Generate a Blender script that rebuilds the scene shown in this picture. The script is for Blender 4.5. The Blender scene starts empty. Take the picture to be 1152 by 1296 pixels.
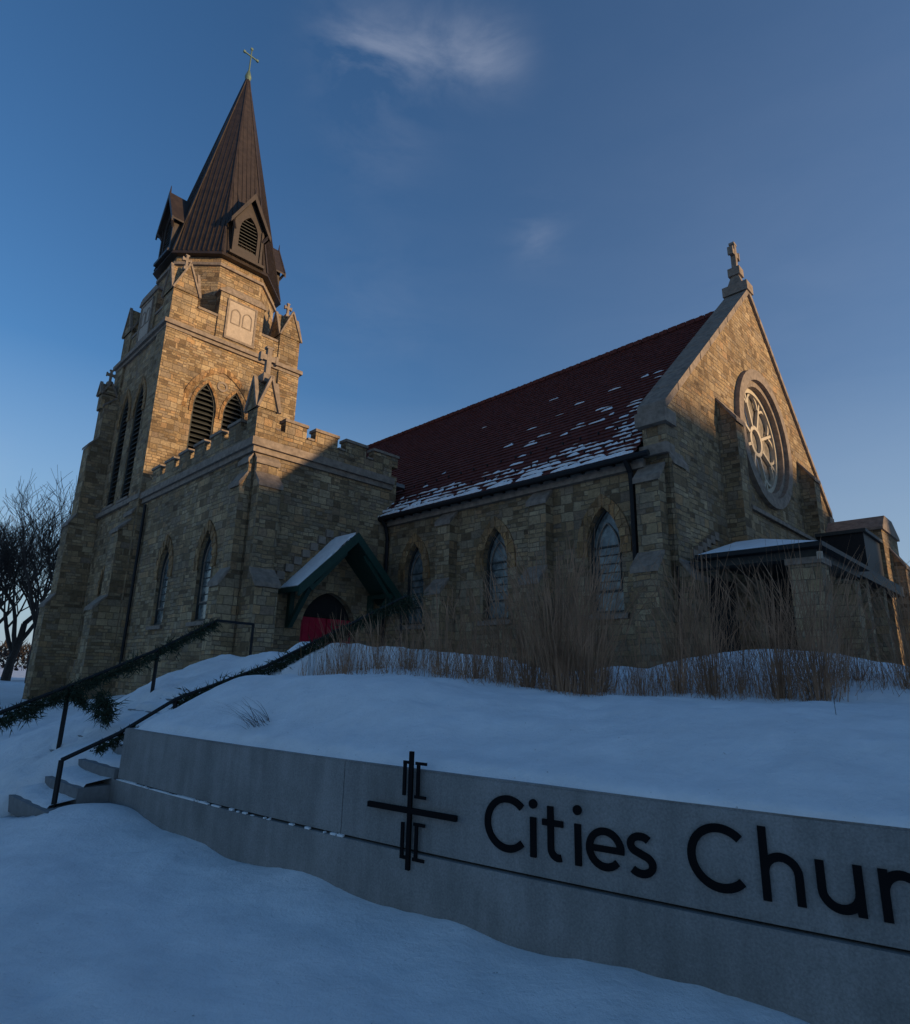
import bpy, bmesh, math, random
from mathutils import Vector, Matrix, noise
from mathutils.geometry import tessellate_polygon
random.seed(7)
R=random.random
def U(a,b): return a+(b-a)*random.random()
sc=bpy.context.scene
COL=sc.collection
# ------------------------------------------------------------------ materials
def newmat(name):
    m=bpy.data.materials.new(name); m.use_nodes=True
    nt=m.node_tree; b=nt.nodes['Principled BSDF']
    return m,nt,b
def N(nt,t,**kw):
    n=nt.nodes.new(t)
    for k,v in kw.items():
        if k in ('inp',):
            for a,c in v.items(): n.inputs[a].default_value=c
        else: setattr(n,k,v)
    return n
def ramp(nt,stops,interp='LINEAR'):
    r=nt.nodes.new('ShaderNodeValToRGB'); cr=r.color_ramp; cr.interpolation=interp
    while len(cr.elements)<len(stops): cr.elements.new(0.5)
    for e,(p,c) in zip(cr.elements,stops):
        e.position=p; e.color=(c[0],c[1],c[2],1)
    return r
def mixc(nt,fac,a,b,mode='MIX'):
    m=nt.nodes.new('ShaderNodeMix'); m.data_type='RGBA'; m.blend_type=mode
    L=nt.links
    for i,v in ((0,fac),(6,a),(7,b)):
        if hasattr(v,'is_linked') or hasattr(v,'links'): L.new(v,m.inputs[i])
        elif i==0: m.inputs[0].default_value=v
        else: m.inputs[i].default_value=(v[0],v[1],v[2],1)
    return m.outputs[2]
def simple(name,col,rough=0.7,metal=0.0,nscale=8,amt=0.35,bump=0.2,bdist=0.02,coord='Object',spec=.5):
    m,nt,b=newmat(name); L=nt.links
    tc=N(nt,'ShaderNodeTexCoord')
    nz=N(nt,'ShaderNodeTexNoise',inp={'Scale':nscale,'Detail':8.0,'Roughness':0.65})
    L.new(tc.outputs[coord],nz.inputs['Vector'])
    r=ramp(nt,[(0.25,[c*(1-amt) for c in col]),(0.75,[min(1,c*(1+amt)) for c in col])])
    L.new(nz.outputs['Fac'],r.inputs[0]); L.new(r.outputs[0],b.inputs['Base Color'])
    b.inputs['Roughness'].default_value=rough; b.inputs['Metallic'].default_value=metal
    b.inputs['Specular IOR Level'].default_value=spec
    if bump:
        bp=N(nt,'ShaderNodeBump',inp={'Strength':bump,'Distance':bdist})
        L.new(nz.outputs['Fac'],bp.inputs['Height']); L.new(bp.outputs[0],b.inputs['Normal'])
    return m
def stone_mat(name,tint=(1,1,1),bw=0.36,bh=0.13,stops=None):
    m,nt,b=newmat(name); L=nt.links
    tc=N(nt,'ShaderNodeTexCoord')
    nw=N(nt,'ShaderNodeTexNoise',inp={'Scale':2.4,'Detail':5.0})
    L.new(tc.outputs['UV'],nw.inputs['Vector'])
    sub=N(nt,'ShaderNodeVectorMath',operation='SUBTRACT'); L.new(nw.outputs['Color'],sub.inputs[0]); sub.inputs[1].default_value=(.5,.5,.5)
    scl=N(nt,'ShaderNodeVectorMath',operation='SCALE'); L.new(sub.outputs[0],scl.inputs[0]); scl.inputs['Scale'].default_value=0.10
    add=N(nt,'ShaderNodeVectorMath',operation='ADD'); L.new(tc.outputs['UV'],add.inputs[0]); L.new(scl.outputs[0],add.inputs[1])
    def brick(w,h,off,sq,sf):
        k=N(nt,'ShaderNodeTexBrick',offset=off,squash=sq,squash_frequency=sf,offset_frequency=2)
        for a,c in {'Scale':1.0,'Mortar Size':0.011,'Mortar Smooth':0.6,'Bias':0.0,'Brick Width':w,'Row Height':h}.items(): k.inputs[a].default_value=c
        k.inputs['Color1'].default_value=(0,0,0,1); k.inputs['Color2'].default_value=(1,1,1,1); k.inputs['Mortar'].default_value=(.5,.5,.5,1)
        L.new(add.outputs[0],k.inputs['Vector']); return k
    k1=brick(bw,bh,0.5,0.62,3); k2=brick(bw*0.8,bh*2,0.37,1.5,2)
    big=N(nt,'ShaderNodeTexBrick',offset=0.43,squash=0.8,squash_frequency=2)
    for a,c in {'Scale':1.0,'Mortar Size':0.0,'Mortar Smooth':0.0,'Bias':0.0,'Brick Width':bw*1.83,'Row Height':bh*2}.items(): big.inputs[a].default_value=c
    big.inputs['Color1'].default_value=(0,0,0,1); big.inputs['Color2'].default_value=(1,1,1,1)
    L.new(add.outputs[0],big.inputs['Vector'])
    gt=N(nt,'ShaderNodeMath',operation='GREATER_THAN'); L.new(big.outputs['Color'],gt.inputs[0]); gt.inputs[1].default_value=0.55
    mc=mixc(nt,gt.outputs[0],k1.outputs['Color'],k2.outputs['Color'])
    mf=nt.nodes.new('ShaderNodeMix'); mf.data_type='FLOAT'
    L.new(gt.outputs[0],mf.inputs[0]); L.new(k1.outputs['Fac'],mf.inputs[2]); L.new(k2.outputs['Fac'],mf.inputs[3])
    st=stops or [(0.0,(.19,.135,.085)),(0.2,(.31,.22,.13)),(0.42,(.42,.31,.185)),(0.6,(.31,.245,.18)),(0.78,(.50,.385,.245)),(0.92,(.46,.30,.165)),(1.0,(.26,.205,.16))]
    r=ramp(nt,[(p,[c[i]*tint[i] for i in range(3)]) for p,c in st])
    L.new(mc,r.inputs[0])
    nf=N(nt,'ShaderNodeTexNoise',inp={'Scale':11.0,'Detail':9.0,'Roughness':0.75}); L.new(tc.outputs['UV'],nf.inputs['Vector'])
    rf=ramp(nt,[(0.28,(.55,.55,.55)),(0.72,(1.28,1.24,1.17))]); L.new(nf.outputs['Fac'],rf.inputs[0])
    c=mixc(nt,1.0,r.outputs[0],rf.outputs[0],'MULTIPLY')
    nl=N(nt,'ShaderNodeTexNoise',inp={'Scale':0.45,'Detail':6.0,'Roughness':0.65}); L.new(tc.outputs['UV'],nl.inputs['Vector'])
    rl=ramp(nt,[(0.32,(.52,.51,.51)),(0.6,(1.08,1.05,1.0))]); L.new(nl.outputs['Fac'],rl.inputs[0])
    c=mixc(nt,0.9,c,rl.outputs[0],'MULTIPLY')
    mo=mixc(nt,mf.outputs[0],c,(.19*tint[0],.145*tint[1],.10*tint[2]))
    L.new(mo,b.inputs['Base Color']); b.inputs['Roughness'].default_value=0.92; b.inputs['Specular IOR Level'].default_value=.2
    inv=N(nt,'ShaderNodeMath',operation='SUBTRACT'); inv.inputs[0].default_value=1.0; L.new(mf.outputs[0],inv.inputs[1])
    hb=N(nt,'ShaderNodeMath',operation='MULTIPLY_ADD'); L.new(mc,hb.inputs[0]); hb.inputs[1].default_value=.6; L.new(inv.outputs[0],hb.inputs[2])
    nm=N(nt,'ShaderNodeMath',operation='MULTIPLY_ADD'); L.new(nf.outputs['Fac'],nm.inputs[0]); nm.inputs[1].default_value=1.7; L.new(hb.outputs[0],nm.inputs[2])
    bp=N(nt,'ShaderNodeBump',inp={'Strength':1.0,'Distance':0.035}); L.new(nm.outputs[0],bp.inputs['Height']); L.new(bp.outputs[0],b.inputs['Normal'])
    return m
M={}
M['stone']=stone_mat('limestone_masonry')
M['vous']=stone_mat('voussoir_stone',tint=(1.12,.95,.78),bw=.20,bh=.22)
M['trim']=simple('cut_stone_trim',(.235,.185,.145),.88,0,5,.45,.5,.02,spec=.2)
M['trimL']=simple('pale_stone_panel',(.40,.32,.245),.85,0,6,.2,.3,.02)
M['tile']=simple('red_clay_tile',(.115,.031,.023),.8,0,6,.6,.5,.02,spec=.2)
M['metal']=simple('brown_copper',(.042,.029,.021),.5,.2,3,.45,.15,.02)
M['black']=simple('black_metal',(.012,.012,.013),.6,.1,10,.3,.1,.01,spec=.3)
M['louver']=simple('dark_louver',(.030,.032,.029),.7,0,10,.3,.2,.01)
M['green']=simple('green_painted_wood',(.010,.042,.030),.5,0,10,.3,.1,.01)
M['red']=simple('red_painted_door',(.36,.006,.030),.45,0,8,.2,.1,.01)
M['dark']=simple('dark_interior_shade',(.01,.009,.008),.9,0,5,.2,0)  # near-black colour stands in for shade in openings and under the porch
M['cream']=simple('cream_tracery',(.46,.39,.29),.7,0,8,.15,.1,.01)
M['patina']=simple('green_patina',(.12,.17,.12),.6,.3,8,.3,.1,.01)
M['bark']=simple('bark',(.040,.031,.026),.95,0,10,.4,0,.02)
M['ever']=simple('evergreen_needles',(.016,.030,.012),.8,0,20,.6,0)
M['dry']=simple('dry_grass',(.31,.18,.110),.9,0,3,.7,0,spec=.1)
M['ledge']=simple('step_concrete',(.19,.19,.19),.9,0,12,.25,.3,.01)
def glassmat(nm_,a,c):
    m,nt,b=newmat(nm_); b.inputs['Roughness'].default_value=.12
    tc=N(nt,'ShaderNodeTexCoord'); nz=N(nt,'ShaderNodeTexNoise',inp={'Scale':5.0,'Detail':3.0}); nt.links.new(tc.outputs['Object'],nz.inputs['Vector'])
    bp=N(nt,'ShaderNodeBump',inp={'Strength':.25,'Distance':.03}); nt.links.new(nz.outputs['Fac'],bp.inputs['Height']); nt.links.new(bp.outputs[0],b.inputs['Normal'])
    r_=ramp(nt,[(.35,a),(.7,c)]); nt.links.new(nz.outputs['Fac'],r_.inputs[0]); nt.links.new(r_.outputs[0],b.inputs['Base Color'])
    return m
M['glass']=glassmat('window_glass',(.06,.075,.08),(.20,.23,.22))
M['glassL']=glassmat('rose_window_glass',(.17,.15,.12),(.36,.31,.25))  # paler base colour stands in for bright sky reflected in the panes
def snowmat(name,s=.55):
    m,nt,b=newmat(name); L=nt.links
    tc=N(nt,'ShaderNodeTexCoord')
    n1=N(nt,'ShaderNodeTexNoise',inp={'Scale':2.6,'Detail':10.0,'Roughness':.66}); L.new(tc.outputs['Object'],n1.inputs['Vector'])
    n2=N(nt,'ShaderNodeTexNoise',inp={'Scale':60.0,'Detail':4.0,'Roughness':.7}); L.new(tc.outputs['Object'],n2.inputs['Vector'])
    r=ramp(nt,[(.3,(.73,.735,.74)),(.7,(.88,.88,.88))]); L.new(n1.outputs['Fac'],r.inputs[0])
    n3=N(nt,'ShaderNodeTexNoise',inp={'Scale':34.0,'Detail':2.0,'Roughness':.5}); L.new(tc.outputs['Object'],n3.inputs['Vector'])
    r3=ramp(nt,[(.73,(1,1,1)),(.78,(.45,.42,.4))]); L.new(n3.outputs['Fac'],r3.inputs[0])
    c=mixc(nt,.7,r.outputs[0],r3.outputs[0],'MULTIPLY')
    L.new(c,b.inputs['Base Color']); b.inputs['Roughness'].default_value=.8; b.inputs['Specular IOR Level'].default_value=.2
    ma=N(nt,'ShaderNodeMath',operation='MULTIPLY_ADD'); L.new(n2.outputs['Fac'],ma.inputs[0]); ma.inputs[1].default_value=.10; L.new(n1.outputs['Fac'],ma.inputs[2])
    bp=N(nt,'ShaderNodeBump',inp={'Strength':s,'Distance':.13}); L.new(ma.outputs[0],bp.inputs['Height']); L.new(bp.outputs[0],b.inputs['Normal'])
    return m
M['snow']=snowmat('snow')
m,nt,b=newmat('cast_concrete'); L=nt.links
tc=N(nt,'ShaderNodeTexCoord')
n1=N(nt,'ShaderNodeTexNoise',inp={'Scale':1.6,'Detail':8.0,'Roughness':.65}); L.new(tc.outputs['Object'],n1.inputs['Vector'])
mp=N(nt,'ShaderNodeMapping'); mp.inputs['Scale'].default_value=(5,5,.7); L.new(tc.outputs['Object'],mp.inputs['Vector'])
n2=N(nt,'ShaderNodeTexNoise',inp={'Scale':1.5,'Detail':6.0,'Roughness':.6}); L.new(mp.outputs[0],n2.inputs['Vector'])
n3=N(nt,'ShaderNodeTexNoise',inp={'Scale':90.0,'Detail':3.0,'Roughness':.6}); L.new(tc.outputs['Object'],n3.inputs['Vector'])
r1=ramp(nt,[(.3,(.20,.195,.185)),(.7,(.30,.29,.28))]); L.new(n1.outputs['Fac'],r1.inputs[0])
r2=ramp(nt,[(.35,(.80,.80,.80)),(.6,(1.05,1.05,1.05))]); L.new(n2.outputs['Fac'],r2.inputs[0])
r3=ramp(nt,[(.3,(.78,.78,.78)),(.7,(1.14,1.14,1.14))]); L.new(n3.outputs['Fac'],r3.inputs[0])
c=mixc(nt,.8,r1.outputs[0],r2.outputs[0],'MULTIPLY'); c=mixc(nt,1.0,c,r3.outputs[0],'MULTIPLY')
L.new(c,b.inputs['Base Color']); b.inputs['Roughness'].default_value=.9; b.inputs['Specular IOR Level'].default_value=.25
bp=N(nt,'ShaderNodeBump',inp={'Strength':.3,'Distance':.01}); L.new(n3.outputs['Fac'],bp.inputs['Height']); L.new(bp.outputs[0],b.inputs['Normal'])
M['conc']=m
M['letter']=simple('black_letter_paint',(.005,.005,.006),.8,0,8,.2,0,spec=.12)
M['brick']=stone_mat('brown_brick',tint=(.6,.45,.42),bw=.25,bh=.08)

# ------------------------------------------------------------------ builder
class MB:
    def __init__(s): s.v=[]; s.f=[]; s.m=[]; s.mats=[]
    def mi(s,mat):
        if mat not in s.mats: s.mats.append(mat)
        return s.mats.index(mat)
    def poly(s,pts,mat):
        i=len(s.v); s.v+= [tuple(p) for p in pts]; s.f.append(tuple(range(i,i+len(pts)))); s.m.append(s.mi(mat))
    def raw(s,verts,faces,mat):
        i=len(s.v); s.v+=[tuple(p) for p in verts]; k=s.mi(mat)
        for f in faces: s.f.append(tuple(i+j for j in f)); s.m.append(k)
    def box(s,x0,x1,y0,y1,z0,z1,mat):
        v=[(x0,y0,z0),(x1,y0,z0),(x1,y1,z0),(x0,y1,z0),(x0,y0,z1),(x1,y0,z1),(x1,y1,z1),(x0,y1,z1)]
        s.raw(v,[(0,3,2,1),(4,5,6,7),(0,1,5,4),(1,2,6,5),(2,3,7,6),(3,0,4,7)],mat)
    def prism(s,A,B,mat):
        n=len(A); f=[tuple(range(n)),tuple(range(2*n-1,n-1,-1))]
        for i in range(n): j=(i+1)%n; f.append((i,j,n+j,n+i))
        s.raw(list(A)+list(B),f,mat)
    def beam(s,p,q,w,h,mat,up=(0,0,1)):
        p=Vector(p);q=Vector(q);d=(q-p).normalized();u=Vector(up)
        if abs(d.dot(u))>.98: u=Vector((0,1,0))
        x=d.cross(u).normalized(); y=x.cross(d).normalized()
        A=[p+x*w/2*a+y*h/2*c for a,c in((-1,-1),(1,-1),(1,1),(-1,1))]
        B=[q+x*w/2*a+y*h/2*c for a,c in((-1,-1),(1,-1),(1,1),(-1,1))]
        s.prism(A,B,mat)
    def tube(s,pts,rad,mat,n=8):
        rings=[]
        for i,p in enumerate(pts):
            p=Vector(p); a=Vector(pts[max(0,i-1)]); c=Vector(pts[min(len(pts)-1,i+1)]); d=(c-a).normalized()
            u=Vector((0,0,1)) if abs(d.z)<.9 else Vector((1,0,0))
            x=d.cross(u).normalized(); y=d.cross(x).normalized()
            r=rad[i] if isinstance(rad,(list,tuple)) else rad
            rings.append([p+(x*math.cos(t*2*math.pi/n)+y*math.sin(t*2*math.pi/n))*r for t in range(n)])
        v=[q for r_ in rings for q in r_]; f=[]
        for i in range(len(rings)-1):
            for t in range(n): u2=(t+1)%n; f.append((i*n+t,i*n+u2,(i+1)*n+u2,(i+1)*n+t))
        f.append(tuple(range(n))); f.append(tuple((len(rings)-1)*n+t for t in range(n)))
        s.raw(v,f,mat)
    def panel(s,mapf,outer,holes,depth,mat,front=0.0,sides=True,matside=None):
        loops=[outer]+holes
        flat=[p for l in loops for p in l]
        tris=tessellate_polygon([[Vector((p[0],p[1],0)) for p in l] for l in loops])
        s.raw([mapf(p[0],front,p[1]) for p in flat],[tuple(t) for t in tris],mat)
        for li,l in enumerate(loops):
            if li==0 and not sides: continue
            for i in range(len(l)):
                a=l[i]; c=l[(i+1)%len(l)]
                s.poly([mapf(a[0],front,a[1]),mapf(c[0],front,c[1]),mapf(c[0],front-depth,c[1]),mapf(a[0],front-depth,a[1])],matside or mat)
    def done(s,name,parent=None,smooth=False,uv=True):
        me=bpy.data.meshes.new(name); me.from_pydata(s.v,[],s.f)
        for mt in s.mats: me.materials.append(M[mt])
        me.polygons.foreach_set('material_index',s.m)
        if smooth: me.polygons.foreach_set('use_smooth',[True]*len(s.f))
        me.update()
        if uv:
            l=me.uv_layers.new(name='UVMap'); vs=me.vertices
            for p in me.polygons:
                n=p.normal; ax,ay,az=abs(n.x),abs(n.y),abs(n.z)
                for li in p.loop_indices:
                    c=vs[me.loops[li].vertex_index].co
                    if az>ax and az>ay: l.data[li].uv=(c.x+.13,c.y)
                    elif ax>ay: l.data[li].uv=(c.y+.07,c.z)
                    else: l.data[li].uv=(c.x+3.3,c.z)
        o=bpy.data.objects.new(name,me); COL.objects.link(o)
        if parent: o.parent=parent
        return o
def empty(name,loc=(0,0,0),rz=0):
    e=bpy.data.objects.new(name,None); e.location=loc; e.rotation_euler=(0,0,rz); COL.objects.link(e); return e
def mapper(dirn,base):
    if dirn=='-x': return lambda u,p,z:(base-p,u,z)
    if dirn=='+x': return lambda u,p,z:(base+p,u,z)
    if dirn=='-y': return lambda u,p,z:(u,base-p,z)
    return lambda u,p,z:(u,base+p,z)
def arch(cx,w,z0,zs,h,n=9):
    Rr=(w*w/4+h*h)/w; pts=[(cx-w/2,z0),(cx+w/2,z0)]
    a_end=math.atan2(h,(Rr-w/2)) if Rr>w/2 else math.pi/2
    for i in range(n+1):
        t=a_end*i/n; pts.append((cx+w/2-Rr+Rr*math.cos(t),zs+Rr*math.sin(t)))
    for i in range(n-1,-1,-1):
        t=a_end*i/n; pts.append((cx-w/2+Rr-Rr*math.cos(t),zs+Rr*math.sin(t)))
    return pts
def circle(cx,cz,r,n=40): return [(cx+r*math.cos(2*math.pi*i/n),cz+r*math.sin(2*math.pi*i/n)) for i in range(n)]
def buttress(mb,mapf,cx,w,prof,zb=-2.0):
    pts=[(0,zb),(prof[0][0],zb)]
    for i,(p,z,h) in enumerate(prof):
        nx=prof[i+1][0] if i+1<len(prof) else 0.02
        pts+= [(p,z),(nx,z+h)]
        for t0,t1,e in ((0,.52,.05),(.48,1.0,.03)):
            A_=(p+(nx-p)*t0+(e if t0==0 else 0),z+h*t0-(.05 if t0==0 else 0)); B_=(p+(nx-p)*t1,z+h*t1)
            sl=[A_,(A_[0],A_[1]+.09+e),(B_[0],B_[1]+.06+e),B_]
            mb.prism([mapf(cx-w/2-.03-e*.3,a,b) for a,b in sl],[mapf(cx+w/2+.03+e*.3,a,b) for a,b in sl],'trim')
    pts+=[(0,pts[-1][1])]
    mb.prism([mapf(cx-w/2,a,b) for a,b in pts],[mapf(cx+w/2,a,b) for a,b in pts],'stone')
def glazed(mb,mapf,cx,w,z0,zs,h,depth=.24):
    mb.poly([mapf(a,-depth,b) for a,b in arch(cx,w+.04,z0-.02,zs,h+.02)],'glass')
    mb.panel(mapf,arch(cx,w,z0,zs,h),[arch(cx,w-.13,z0+.07,zs,h-.09)],.06,'louver',front=-depth+.07)
    mf=mapf; d=-depth+.05
    def bar(u0,u1,za,zb,dd=.0,mt='louver'):
        mb.prism([mf(u0,d+dd,za),mf(u1,d+dd,za),mf(u1,d+dd,zb),mf(u0,d+dd,zb)],[mf(u0,d-.04,za),mf(u1,d-.04,za),mf(u1,d-.04,zb),mf(u0,d-.04,zb)],mt)
    bar(cx-w/2+.05,cx+w/2-.05,z0+.55,z0+.60,.004); bar(cx-w/2+.05,cx+w/2-.05,zs-.02,zs+.02,.004)
    for k in range(1,5): bar(cx-w/2+.05,cx+w/2-.05,z0+.6+k*(zs-z0-.6)/5-.006,z0+.6+k*(zs-z0-.6)/5+.006,.002)
    mb.panel(mf,arch(cx,w*.70,z0+.6,zs-.1,h*.72),[arch(cx,w*.70-.05,z0+.63,zs-.1,h*.72-.035)],.04,'trim',front=d+.012)
def surround(mb,mapf,cx,w,z0,zs,h,t=.24):
    o=[(a,b) for a,b in arch(cx,w+2*t,zs-.25,zs-.0,h+t*1.15)]
    i_=[(a,b) for a,b in arch(cx,w,zs-.25,zs,h)]
    O=o[1:]+[o[0]]; I=i_[1:]+[i_[0]]
    for k in range(len(O)-1):
        a,b_,c,d=O[k],O[k+1],I[k+1],I[k]
        f=.035+.02*(k%2)
        mb.prism([mapf(p[0],f,p[1]) for p in (a,b_,c,d)],[mapf(p[0],-.02,p[1]) for p in (a,b_,c,d)],'vous')
    mb.prism([mapf(cx-w/2-.15,0.10,z0-.16),mapf(cx-w/2-.15,.10,z0-.04),mapf(cx-w/2-.15,-.2,z0+.04),mapf(cx-w/2-.15,-.2,z0-.16)],
             [mapf(cx+w/2+.15,0.10,z0-.16),mapf(cx+w/2+.15,.10,z0-.04),mapf(cx+w/2+.15,-.2,z0+.04),mapf(cx+w/2+.15,-.2,z0-.16)],'trim')
def louvers(mb,mapf,cx,w,z0,zs,h):
    mb.poly([mapf(a,-.42,b) for a,b in arch(cx,w+.02,z0,zs,h)],'dark')
    z=z0+.05; Rr=(w*w/4+h*h)/w
    while z<zs+h-.12:
        hw=w/2
        if z>zs: hw=max(.03,w/2-Rr+math.sqrt(max(0,Rr*Rr-(z-zs)**2)))
        mb.prism([mapf(cx-hw,-.08,z-.06),mapf(cx-hw,-.07,z-.03),mapf(cx-hw,-.32,z+.16),mapf(cx-hw,-.33,z+.13)],
                 [mapf(cx+hw,-.08,z-.06),mapf(cx+hw,-.07,z-.03),mapf(cx+hw,-.32,z+.16),mapf(cx+hw,-.33,z+.13)],'louver')
        z+=.24
    mb.panel(mapf,arch(cx,w,z0,zs,h),[arch(cx,w-.14,z0+.07,zs,h-.1)],.12,'louver',front=-.05)

def stone_cross(mb,x,y,z,h,axis='x',mat='trim'):
    w=h*.13
    mb.box(x-w*1.2,x+w*1.2,y-w*1.2,y+w*1.2,z-.05,z+h*.2,mat)
    mb.box(x-w*.5,x+w*.5,y-w*.5,y+w*.5,z+h*.2,z+h,mat)
    a=h*.22; c=z+h*.7
    if axis=='x': mb.box(x-a,x+a,y-w*.45,y+w*.45,c-w*.6,c+w*.6,mat)
    else: mb.box(x-w*.45,x+w*.45,y-a,y+a,c-w*.6,c+w*.6,mat)
    for sx in (-1,1):
        if axis=='x': mb.box(x+sx*a-w*.25,x+sx*a+w*.25,y-w*.55,y+w*.55,c-w*.9,c+w*.9,mat)
        else: mb.box(x-w*.55,x+w*.55,y+sx*a-w*.25,y+sx*a+w*.25,c-w*.9,c+w*.9,mat)
    mb.box(x-w*.8,x+w*.8,y-w*.55,y+w*.55,z+h-w*.3,z+h+w*.2,mat)
def gabled_pier(mb,x0,x1,y0,y1,zb,zt,za,ch=.85):
    mb.box(x0,x1,y0,y1,zb,zt,'stone')
    cx,cy=(x0+x1)/2,(y0+y1)/2
    e=.05
    X0,X1,Y0,Y1=x0-e,x1+e,y0-e,y1+e
    mb.prism([(X0,Y0,zt),(X1,Y0,zt),(cx,Y0,za)],[(X0,Y1,zt),(X1,Y1,zt),(cx,Y1,za)],'stone')
    mb.prism([(X0-.004,Y0,zt),(X0-.004,Y1,zt),(X0-.004,cy,za-.01)],[(X1+.004,Y0,zt),(X1+.004,Y1,zt),(X1+.004,cy,za-.01)],'stone')
    t=.08
    for (a,b_,c) in (((X0,Y0),(X1,Y0),(cx,Y0)),((X0,Y0),(X0,Y1),(X0,cy)),((X1,Y0),(X1,Y1),(X1,cy)),((X0,Y1),(X1,Y1),(cx,Y1))):
        for q in (a,b_):
            mb.beam((q[0],q[1],zt-.02),(c[0],c[1],za+.04),.13,t,'trim')
    stone_cross(mb,cx,cy,za-.05,ch,'x')

# ------------------------------------------------------------------ church
CH=empty('stone_church',(5.25,14.4,0),math.radians(45))
mb=MB(); mf=mapper('-x',0.0)
W=1.0; wins=[1.9,5.65,9.35]
mb.panel(mf,[(0.0,-2),(27.0,-2),(27.0,5.45),(0.0,5.45)],[arch(c,W,1.6,3.35,1.05) for c in wins],.35,'stone')
for c in wins: glazed(mb,mf,c,W,1.6,3.35,1.05); surround(mb,mf,c,W,1.6,3.35,1.05,.3)
for c in (.42,3.8,7.6): buttress(mb,mf,c,.62,[(.72,2.45,.42),(.36,4.75,.40)])
mb.box(-.12,0,.0,10.9,-2,.1,'stone')
mb.box(-.16,0,.6,10.88,5.18,5.42,'trim')
mb.done('nave_walls',CH)
mb=MB()
mb.tube([(-.42,.3,5.42),(-.42,11.0,5.42)],.085,'black',8)
mb.box(-.40,-.02,.62,10.9,5.46,5.52,'black')
mb.tube([(-.42,.95,5.4),(-.16,.95,5.1),(-.12,.95,4.7),(-.12,.95,.2)],.075,'black',8)
mb.tube([(-.42,10.75,5.4),(-.2,10.75,5.1),(-.12,10.75,4.7),(-.12,10.75,-.3)],.065,'black',8)
y=.9
while y<10.8:
    mb.box(-.34,-.02,y,y+.07,5.36,5.455,'black'); y+=.47
mb.done('gutters_and_downspouts',CH)
mb=MB(); mf=mapper('-y',0.0)
GW=14.6; GX=7.3; ZK=6.7; ZA=13.6
RC=(GX,7.95)
mb.panel(mf,[(0,-2),(GW,-2),(GW,ZK),(GX,ZA),(0,ZK)],[circle(RC[0],RC[1],2.0)],.65,'stone')
mb.panel(mapper('+y',.65),[(0,4.5),(GW,4.5),(GW,ZK),(GX,ZA),(0,ZK)],[],.02,'stone')
for sgn in (0,1):
    xa=-.12 if sgn==0 else GW+.12; za=ZK-.12
    nseg=9
    for k in range(nseg):
        t0=k/nseg+.003;t1=(k+1)/nseg-.003
        L_=lambda t,o:(xa+(GX-xa)*t,za+(ZA-za)*t+o)
        q=[L_(t0,0.004),L_(t0,.25),L_(t1,.25),L_(t1,0.004)]
        mb.prism([mf(a,.09,b) for a,b in q],[mf(a,-.70,b) for a,b in q],'trim')
    x0,x1=(-.2,.4) if sgn==0 else (GW-.4,GW+.2)
    mb.box(x0,x1,-.1,.74,ZK-.45,ZK-.08,'trim')
    mb.box(x0+.08,x1-.08,-.05,.70,ZK-1.25,ZK-.97,'trim')
mb.box(GX-.30,GX+.30,-.14,.74,ZA+.05,ZA+.42,'trim')
mb.prism([(GX-.24,0.04,ZA+.42),(GX+.24,.04,ZA+.42),(GX+.24,.56,ZA+.42),(GX-.24,.56,ZA+.42)],[(GX-.11,.19,ZA+.95),(GX+.11,.19,ZA+.95),(GX+.11,.41,ZA+.95),(GX-.11,.41,ZA+.95)],'trim')
stone_cross(mb,GX,.3,ZA+.9,1.35,'x')
mb.panel(mf,circle(*RC,2.42,48),[circle(*RC,2.06,48)],.3,'trim',front=.16)
mb.panel(mf,circle(*RC,2.08,48),[circle(*RC,1.86,48)],.4,'trim',front=.02)
mb.panel(mf,circle(*RC,1.88,48),[circle(*RC,1.70,48)],.3,'cream',front=-.16)
mb.poly([mf(a,-.34,b) for a,b in circle(*RC,1.9,48)],'glassL')
mb.panel(mf,circle(*RC,.56,32),[circle(*RC,.42,32)],.12,'cream',front=-.21)
for k in range(8):
    a=math.pi*2*k/8+math.pi/8
    mb.beam(mf(RC[0]+.5*math.cos(a),-.26,RC[1]+.5*math.sin(a)),mf(RC[0]+1.75*math.cos(a),-.26,RC[1]+1.75*math.sin(a)),.10,.10,'cream')
    a+=math.pi/8
    rr=1.30; n=10
    cx,cz=RC[0]+rr*math.cos(a),RC[1]+rr*math.sin(a)
    for i in range(n):
        t0=a-math.pi/2+math.pi*i/n; t1=a-math.pi/2+math.pi*(i+1)/n
        q=[(cx+.50*math.cos(t0),cz+.50*math.sin(t0)),(cx+.50*math.cos(t1),cz+.50*math.sin(t1)),(cx+.41*math.cos(t1),cz+.41*math.sin(t1)),(cx+.41*math.cos(t0),cz+.41*math.sin(t0))]
        mb.prism([mf(u,-.214-.003*(k%2),v) for u,v in q],[mf(u,-.3,v) for u,v in q],'cream')
for c in (3.75,11.2): buttress(mb,mf,c,.62,[(.5,7.3,.75)])
mb.box(4.1,13.2,-.45,-.003,-2,4.75,'stone')
sl=[(.55,4.75),(.55,4.87),(.0,5.3),(.0,4.75)]
mb.prism([mf(4.0,a,b) for a,b in sl],[mf(13.3,a,b) for a,b in sl],'trim')
buttress(mb,mf,.4,.75,[(.4,2.3,.4),(.10,5.2,.3)])
mb.done('gable_front',CH)
mb=MB(); mb.panel(mapper('+y',27.0),[(0,-2),(GW,-2),(GW,5.4),(GX,12.9),(0,5.4)],[],.3,'stone')
mb.panel(mapper('+x',GW),[(0.65,-2),(27,-2),(27,5.45),(.65,5.45)],[],.3,'stone')
mb.done('rear_walls',CH)
mb=MB(); rows=40
ex,ez=-.45,5.45; rx,rz=7.3,13.25
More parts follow.
